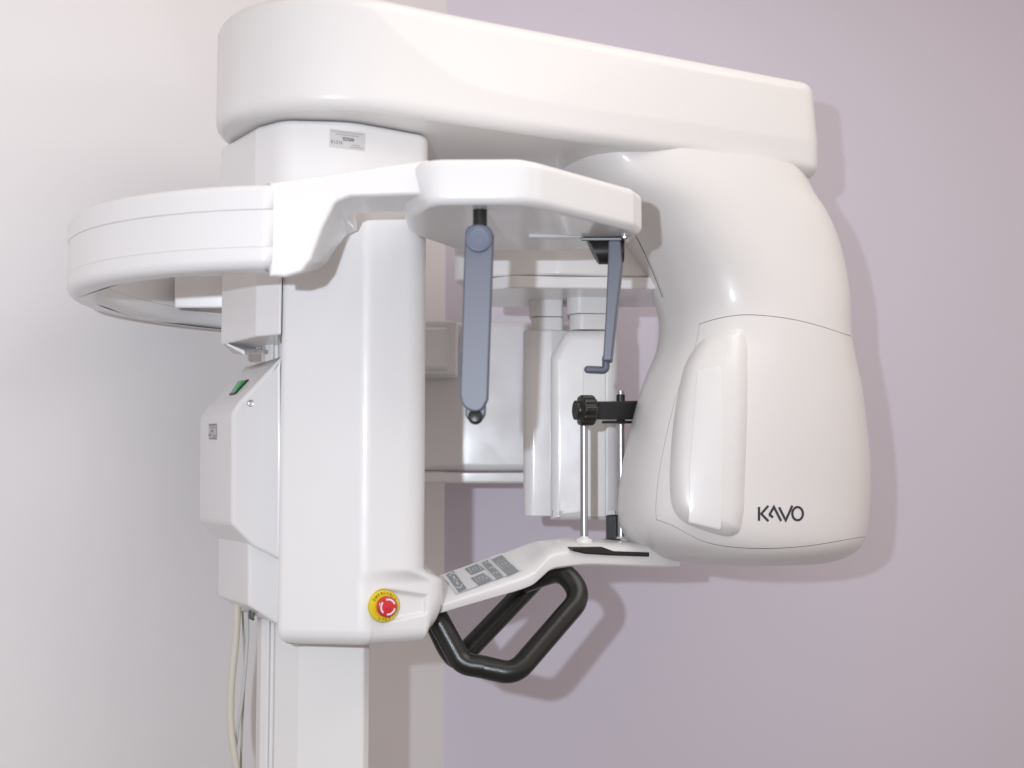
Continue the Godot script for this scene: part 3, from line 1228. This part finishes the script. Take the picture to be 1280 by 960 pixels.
# a panel standing proud of the head: rises by tall over an edge of width soft
func raised(parent: Node, called: String, poly: Array, tall: float, soft: float, mat: Material, res: float, base := -1.5) -> void:
	var smooth := []
	if soft > 3:                                          # run a smooth curve through the outline
		var m := poly.size()
		var fine := []
		for i in m:
			var p0: Vector2 = poly[(i + m - 1) % m]
			var p1: Vector2 = poly[i]
			var p2: Vector2 = poly[(i + 1) % m]
			var p3: Vector2 = poly[(i + 2) % m]
			for k in 4:
				fine.append(p1.cubic_interpolate_in_time(p2, p0, p3, k / 4.0, p1.distance_to(p2), -p0.distance_to(p1), p1.distance_to(p2) + p2.distance_to(p3)))
		poly = fine
	var cc := []
	for p in poly:
		cc.append([p.x, p.y, 1.0 if soft > 3 else 2.0])
	for p in rounded(cc, 4.0, 6):
		smooth.append(p)
	var c := Vector2.ZERO
	for p in smooth:
		c += p
	c /= smooth.size()
	var rings := []
	var steps := 34
	for i in steps + 1:                                   # rings from the rim to the middle
		var ring := PackedVector3Array()
		var u := float(i) / steps
		u = u * u * 0.6 + u * 0.4
		for p in smooth:
			var q: Vector2 = p.lerp(c, u)
			var dist := maxf(0.0, inside_dist(smooth, q))
			var k := clampf(dist / soft, 0, 1)
			var lift := lerpf(base, tall, 1.0 - pow(1.0 - k, 1.9))
			ring.append(on_head(q.x, q.y, lift))
		rings.append(ring)
	var mb := MB.new()
	mb.grid(rings, true, false)
	face_lens(mb)
	put(mb, called, mat, parent)

# ---------------------------------------------------------------- sensor and the unit behind
func make_sensor() -> void:
	# mount under the arm
	var top := 430.0
	put(slab([[566, 1830, 30], [600, 1790, 40], [700, 1770, 40], [835, 1800, 20], [835, 1990, 30], [590, 1990, 40]], 330, height(346, 1790), top, 4, 2), "sensor_mount", white, machine)
	put(slab([[604, 1800, 20], [640, 1775, 30], [830, 1790, 12], [834, 1980, 20], [610, 1980, 20]], 355, height(361, 1785), height(346.5, 1790), 3, 2), "mount_plate", white, machine)
	var d := 1890.0
	var s := put(slab([[660, d, 14], [704, d + 6, 6], [704, d + 80, 8], [664, d + 80, 12]], 380, height(395, d), height(352, d) , 1.5, 1), "sensor_stem", white, machine)
	put(slab([[663, d + 3, 14], [704, d + 9, 6], [704, d + 77, 8], [667, d + 77, 12]], 405, height(412, d), height(395.5, d), 1, 1), "stem_collar", white, machine)
	put(slab([[653, d - 2, 16], [690, d - 2, 6], [712, d + 10, 4], [712, d + 95, 8], [658, d + 95, 12]], 520, height(645.5, d), height(411.5, d), 2, 5), "sensor_side", white, machine)
	var e := 1862.0
	put(slab([[708, e, 20], [772, e + 10, 8], [772, e + 90, 8], [710, e + 90, 12]], 380, height(391, e), height(358, e), 1.5, 1), "sensor_stem", white, machine)
	put(slab([[711, e + 3, 20], [770, e + 12, 8], [770, e + 88, 8], [713, e + 88, 12]], 400, height(411, e), height(391.5, e), 1, 1), "stem_collar", white, machine)
	# the sensor body: its near left shoulder is cut round
	var f := func(a: float, b: float, z: float) -> Vector3: return at(a, b, e - 4.0 + (a - 690.0) * 0.05) + Vector3(0.05, 0, 1) * z
	var m := MB.new()
	prism(m, rounded([[688, 650, 2], [688, 446, 16], [708, 412, 14], [772, 412, 4], [772, 651, 2]], 10.0), 0.0, 110.0, 12, 6, f, 30.0)
	put(m, "sensor_body", white, machine)
	m = MB.new()
	prism(m, rounded([[729, 646, 1], [729, 459, 2], [757, 459, 2], [757, 646, 1]], 10.0), -2.0, 4.0, 1, 0, f, 30.0)
	put(m, "sensor_window", white_soft, machine)
	# the unit behind the column
	var r := 2070.0
	put(slab([[500, r, 10], [720, r + 4, 20], [720, r + 90, 10], [500, r + 90, 10]], 500, height(589, r), height(402, r), 12, 9), "rear_unit", white, machine)
	put(slab([[520, r - 12, 6], [690, r - 10, 12], [690, r + 60, 10], [520, r + 60, 6]], 560, height(604, r - 12), height(591, r - 12), 4, 1), "rear_unit_rim", white, machine)
	put(slab([[490, 1960, 10], [571, 1968, 14], [573, 2066, 4], [490, 2066, 4]], 430, height(467, 1968), height(400, 1968), 5, 6), "rear_bracket", white, machine)
	put(slab([[490, 1948, 10], [561, 1954, 14], [561, 1970, 4], [490, 1970, 4]], 430, height(461, 1954), height(409, 1954), 6, 6), "bracket_cover", white, machine)

# ---------------------------------------------------------------- chin shelf
var SH := []

func make_shelf() -> void:
	# stations: near-bottom, near-top, far-top, far-bottom
	SH = [
		[at(550, 769, 1580), at(553, 753, 1576), at(538, 720, 1664), at(538, 748, 1664)],
		[at(664, 737, 1632), at(666, 715, 1630), at(638, 685, 1716), at(638, 712, 1716)],
		[at(690, 714, 1652), at(689, 688, 1650), at(666, 675, 1740), at(666, 702, 1740)],
		[at(735, 709.5, 1682), at(735, 679.5, 1680), at(716, 670, 1770), at(716, 694, 1770)],
		[at(832, 713, 1752), at(832, 682, 1750), at(822, 676, 1836), at(822, 698, 1836)],
		[at(851, 711.5, 1774), at(851, 694, 1773), at(845, 684, 1826), at(845, 694, 1826)]]
	var rings := []
	var sect := rounded([[0, 0, 0.22], [1, 0, 0.30], [1, 1, 0.16], [0, 1, 0.16]], 0.2, 6)
	var ts := []
	for k in 12:
		ts.append(k / 12.0 * 0.9)
	for k in 60:
		ts.append(0.9 + 4.1 * k / 59.0)
	for t in ts:
		var ring := PackedVector3Array()
		var c := []
		for q in 4:
			if t < 0.8:
				c.append(SH[0][q].lerp(SH[1][q], t))
			else:                                         # bends are eased
				var acc := Vector3.ZERO
				for o in 9:
					var tt := clampf(t + (o - 4) * 0.05, 0.0, 5.0)
					var i := mini(int(tt), 4)
					acc += SH[i][q].lerp(SH[i + 1][q], tt - i)
				c.append(acc / 9.0)
		for p in sect:                                    # x: bottom..top, y: near..far
			ring.append(c[0].lerp(c[1], p.x).lerp(c[3].lerp(c[2], p.x), p.y))
		rings.append(ring)
	var mb := MB.new()
	mb.grid(rings, true, true)
	mb.fan(rings[0], Vector3(-0.9, 0, -0.4))
	mb.fan(rings[rings.size() - 1], Vector3(0.9, 0, 0.4))
	put(mb, "chin_shelf", white, machine, "white chin shelf rising from the housing to the chin rods")

	# control panel on the sloping part
	var nrm: Vector3 = (SH[1][1] - SH[0][1]).cross(SH[0][2] - SH[0][1]).normalized()
	if nrm.y < 0:
		nrm = -nrm
	var K := func(u: float, v: float, lift: float) -> Vector3:   # u along, v near (0) to far (1)
		return SH[0][1].lerp(SH[1][1], u).lerp(SH[0][2].lerp(SH[1][2], u), v) + nrm * lift
	mb = MB.new()
	patch(mb, [[0.12, 0.10], [0.92, 0.10], [0.92, 0.92], [0.12, 0.92]], 0.05, func(a: float, b: float) -> Vector3: return K.call(a, b, 0.9))
	var panel := put(mb, "control_panel", plastic(Color(0.70, 0.72, 0.72), 0.35), machine, "sloping control panel with grey membrane keys")
	var key_grey := plastic(Color(0.27, 0.293, 0.315), 0.4)
	var line := plastic(Color(0.62, 0.64, 0.65), 0.4)
	var keys := [
		[0.165, 0.29, 0.11, 0.86],
		[0.385, 0.575, 0.53, 0.84], [0.385, 0.575, 0.11, 0.47],
		[0.59, 0.70, 0.11, 0.84], [0.715, 0.88, 0.11, 0.84]]
	for k in keys:
		mb = MB.new()
		patch(mb, [[k[0], k[2]], [k[1], k[2]], [k[1], k[3]], [k[0], k[3]]], 0.03, func(a: float, b: float) -> Vector3: return K.call(a, b, 1.4))
		put(mb, "key", key_grey, panel)
	var sym := func(called: String, pts: Array, wide: float, closed: bool) -> void:
		var g := MB.new()
		var q := []
		for p in pts:
			q.append(Vector2(p[0] * 118.0, p[1] * 92.0))
		strip(g, q, wide, func(a: float, b: float) -> Vector3: return K.call(a / 118.0, b / 92.0, 1.8), closed)
		face_lens(g)
		put(g, called, line, panel)
	sym.call("arrow", [[0.19, 0.72], [0.228, 0.81], [0.265, 0.72]], 2.0, false)
	sym.call("arrow", [[0.19, 0.31], [0.228, 0.22], [0.265, 0.31]], 2.0, false)
	sym.call("arrow_shaft", [[0.228, 0.68], [0.228, 0.57]], 2.2, false)
	sym.call("arrow_shaft", [[0.228, 0.35], [0.228, 0.46]], 2.2, false)
	var circ := []
	for k in 16:
		circ.append([0.228 + 0.022 * cos(TAU * k / 16), 0.515 + 0.03 * sin(TAU * k / 16)])
	sym.call("dot_ring", circ, 1.0, true)
	for b in [[0.425, 0.54, 0.58, 0.79], [0.425, 0.54, 0.22, 0.43], [0.74, 0.855, 0.40, 0.64]]:
		sym.call("key_frame", [[b[0], b[2]], [b[1], b[2]], [b[1], b[3]], [b[0], b[3]]], 0.9, true)
		var mx: float = (b[0] + b[1]) / 2
		var my: float = (b[2] + b[3]) / 2
		sym.call("key_icon", [[mx - 0.022, my - 0.04], [mx + 0.022, my - 0.04], [mx + 0.022, my + 0.04], [mx - 0.022, my + 0.04]], 1.0, true)
	for y in [0.72, 0.50, 0.30]:
		sym.call("key_icon", [[0.62, y], [0.64, y + 0.06], [0.665, y - 0.02], [0.672, y + 0.05]], 1.4, false)
	sym.call("key_outline", [[0.584, 0.16], [0.584, 0.87], [0.708, 0.87], [0.708, 0.16]], 1.0, true)

	# small arm rest joint at the housing
	mb = MB.new()
	block(mb, [at(534, 733, 1592), at(554, 741, 1580), at(531, 709, 1592), at(553, 725, 1580), at(526, 733, 1680), at(548, 738, 1680), at(526, 706, 1680), at(546, 720, 1680)], 3.0)
	put(mb, "shelf_joint", white, machine)

	# lever along the shelf, chin rods and clamp
	mb = MB.new()
	prism(mb, rounded([[715, 684, 3], [753, 683.5, 8], [768, 689, 6], [812, 690.5, 0], [812, 696, 0], [764, 694.5, 5], [732, 692.5, 10], [717, 689, 6]], 5.0, 5), 0.0, 18.0, 2, 2, func(a: float, b: float, z: float) -> Vector3: return at(a, b, 1664.0 + (a - 720.0) * 0.72) + Vector3(-0.4, 0, 0.9) * z, 30.0)
	put(mb, "lever", rubber, machine)
	for i in 2:
		var x: float = [730.0, 776.0][i]
		var d: float = [1712.0, 1796.0][i]
		mb = MB.new()
		bar(mb, [at(x + 0.2, 675, d), at(x, [494.0, 489.0][i], d)], 5.0, 20)
		var rod := put(mb, "chin_rod", chrome, machine)
		mb = MB.new()
		turned(mb, at(x, [531.0, 529.5][i], d), Vector3.UP, [[6.0, 0.0], [6.2, 1.0], [6.2, 40.0 if i == 1 else 34.0], [5.2, 41.0 if i == 1 else 35.0]], 24)
		put(mb, "sleeve", black, rod)
		mb = MB.new()
		turned(mb, at(x, 679, d), Vector3.UP, [[11.0, 0.0], [11.5, 2.0], [11.5, 5.0], [9.0, 6.5], [6.0, 7.0], [6.0, 9.0]], 28)
		put(mb, "rod_foot", white, rod)
	mb = MB.new()
	var kn := [[13.0, -17.0], [13.0, -11.0], [20.0, -10.0], [20.5, -8.0], [20.5, 6.0], [18.5, 9.0], [10.0, 10.0]]
	knob(mb, at(734, 513.0, 1702), Vector3(0.96, 0.0, 0.28), kn)
	put(mb, "clamp_knob", rubber, machine)
	mb = MB.new()
	block(mb, [at(748, 524.5, 1726), at(836, 524.5, 1870), at(748, 502, 1726), at(836, 500, 1870), at(738, 524.5, 1744), at(826, 524.5, 1890), at(738, 502, 1744), at(826, 500, 1890)], 2.5)
	block(mb, [at(760, 529.5, 1752), at(834, 529.5, 1868), at(760, 526, 1752), at(834, 526, 1868), at(752, 529.5, 1768), at(826, 529.5, 1886), at(752, 526, 1768), at(826, 526, 1886)], 1.0)
	put(mb, "clamp_bar", black, machine)
	mb = MB.new()
	block(mb, [at(759, 675, 1800), at(772, 675, 1806), at(759, 644, 1800), at(772, 643, 1806), at(757, 675, 1820), at(770, 675, 1826), at(757, 644, 1820), at(770, 643, 1826)], 2.0)
	put(mb, "chin_post", black, machine)
	mb = MB.new()
	block(mb, [at(743, 676.5, 1762), at(776, 677, 1776), at(743, 674, 1762), at(776, 674, 1776), at(741, 675, 1790), at(774, 675, 1804), at(741, 673, 1790), at(774, 673, 1804)], 1.0)
	put(mb, "post_foot", black, machine)

func knob(mb: MB, c: Vector3, axis: Vector3, prof: Array) -> void:   # fluted turning knob
	var ax := axis.normalized()
	var u := ax.cross(Vector3.UP).normalized()
	var v := ax.cross(u)
	var rings := []
	for p in prof:
		var ring := PackedVector3Array()
		for k in 72:
			var a := TAU * k / 72
			var r: float = p[0]
			if r > 15.0:
				r *= 1.0 - 0.11 * maxf(0.0, cos(a * 9.0))
			ring.append(c + ax * p[1] + (u * cos(a) + v * sin(a)) * r)
		rings.append(ring)
	mb.grid(rings, true, true)
	mb.fan(rings[0], -ax)
	mb.fan(rings[rings.size() - 1], ax)

# thin flat polygon with rounded corners on a surface
func patch(mb: MB, corners: Array, r: float, place: Callable) -> void:
	var cc := []
	for c in corners:
		cc.append([c[0], c[1], r])
	var pl := rounded(cc, 10.0, 5)
	var ring := PackedVector3Array()
	var low := PackedVector3Array()
	for p in pl:
		ring.append(place.call(p.x, p.y))
	var n: Vector3 = (ring[ring.size() / 3] - ring[0]).cross(ring[2 * ring.size() / 3] - ring[0]).normalized()
	if n.y < 0:
		n = -n
	mb.cap(ring, pl, n)

# ---------------------------------------------------------------- handles
func make_handles() -> void:
	var mb := MB.new()
	var path := fillet([at(534, 749, 1618), at(577, 829, 1606), at(605, 834, 1606)], 11.0, 8)
	path.append_array(fillet([at(606, 834.3, 1606), at(643, 843, 1604), at(728, 745, 1662), at(703, 711, 1682), at(655, 728, 1700)], 40.0, 10))
	bar(mb, path, 14.2, 28, false)
	put(mb, "grab_handle", rubber, machine, "black bent grab handle under the chin shelf")
	mb = MB.new()
	path = fillet([at(668, 726, 1760), at(572, 826, 1700), at(560, 812, 1690), at(540, 770, 1700)], 14.0, 8)
	bar(mb, path, 14.0, 28, false)
	put(mb, "grab_handle", rubber, machine, "black grab handle on the far side of the chin shelf")

# ---------------------------------------------------------------- cables
func spline(pts: Array, n: int) -> Array:
	var cv := Curve3D.new()
	for i in pts.size():
		var a: Vector3 = pts[maxi(i - 1, 0)]
		var b: Vector3 = pts[mini(i + 1, pts.size() - 1)]
		cv.add_point(pts[i], -(b - a) / 6.0, (b - a) / 6.0)
	var out := []
	var l := cv.get_baked_length()
	for k in n + 1:
		out.append(cv.sample_baked(l * k / n, true))
	return out

func cable(called: String, pts: Array, rad: float, mat: Material, label: String) -> void:
	var mb := MB.new()
	bar(mb, spline(pts, 60), rad, 14, true)
	var o := put(mb, called, mat, self)
	tag(o, label, "cable")

func make_cables() -> void:
	cable("power_cable", [at(297, 742, 1655), at(295.5, 790, 1655), at(289, 860, 1655), at(289, 915, 1656), at(297, 970, 1658), at(312, 1100, 1690), at(318, 1300, 1730), Vector3(-330, -1250, 1770), Vector3(-420, -1440, 1790)], 4.6, plastic(Color(0.62, 0.59, 0.50), 0.45), "thick cream power cable hanging under the side box")
	cable("data_cable", [at(309, 752, 1672), at(309, 800, 1672), at(304, 862, 1672), at(296, 920, 1675), at(292, 980, 1680), at(300, 1150, 1710), Vector3(-340, -1240, 1790), Vector3(-450, -1443, 1820)], 2.3, plastic(Color(0.55, 0.56, 0.55), 0.4), "thin pale grey cable hanging beside the thick cream cable")
	cable("ground_wire", [at(302, 750, 1690), at(306, 830, 1695), at(303, 900, 1695), at(301, 980, 1700), at(306, 1150, 1730), Vector3(-330, -1230, 1800), Vector3(-460, -1445, 1840)], 1.5, plastic(Color(0.40, 0.42, 0.34), 0.45), "very thin greenish wire hanging behind the cables")

func _ready() -> void:
	set_up_view()
	make_materials()
	make_room()
	machine = Node3D.new()
	machine.name = "dental_xray_machine"
	machine.position = w(Vector3(-230, -EYE, 1680))
	add_child(machine)
	tag(machine, "white dental panoramic X-ray machine with swivel arm and tube head", "x-ray machine")
	make_column()
	make_housing()
	make_power_box()
	make_arm()
	make_ring()
	make_temple_supports()
	make_head()
	make_sensor()
	make_shelf()
	make_handles()
	make_cables()
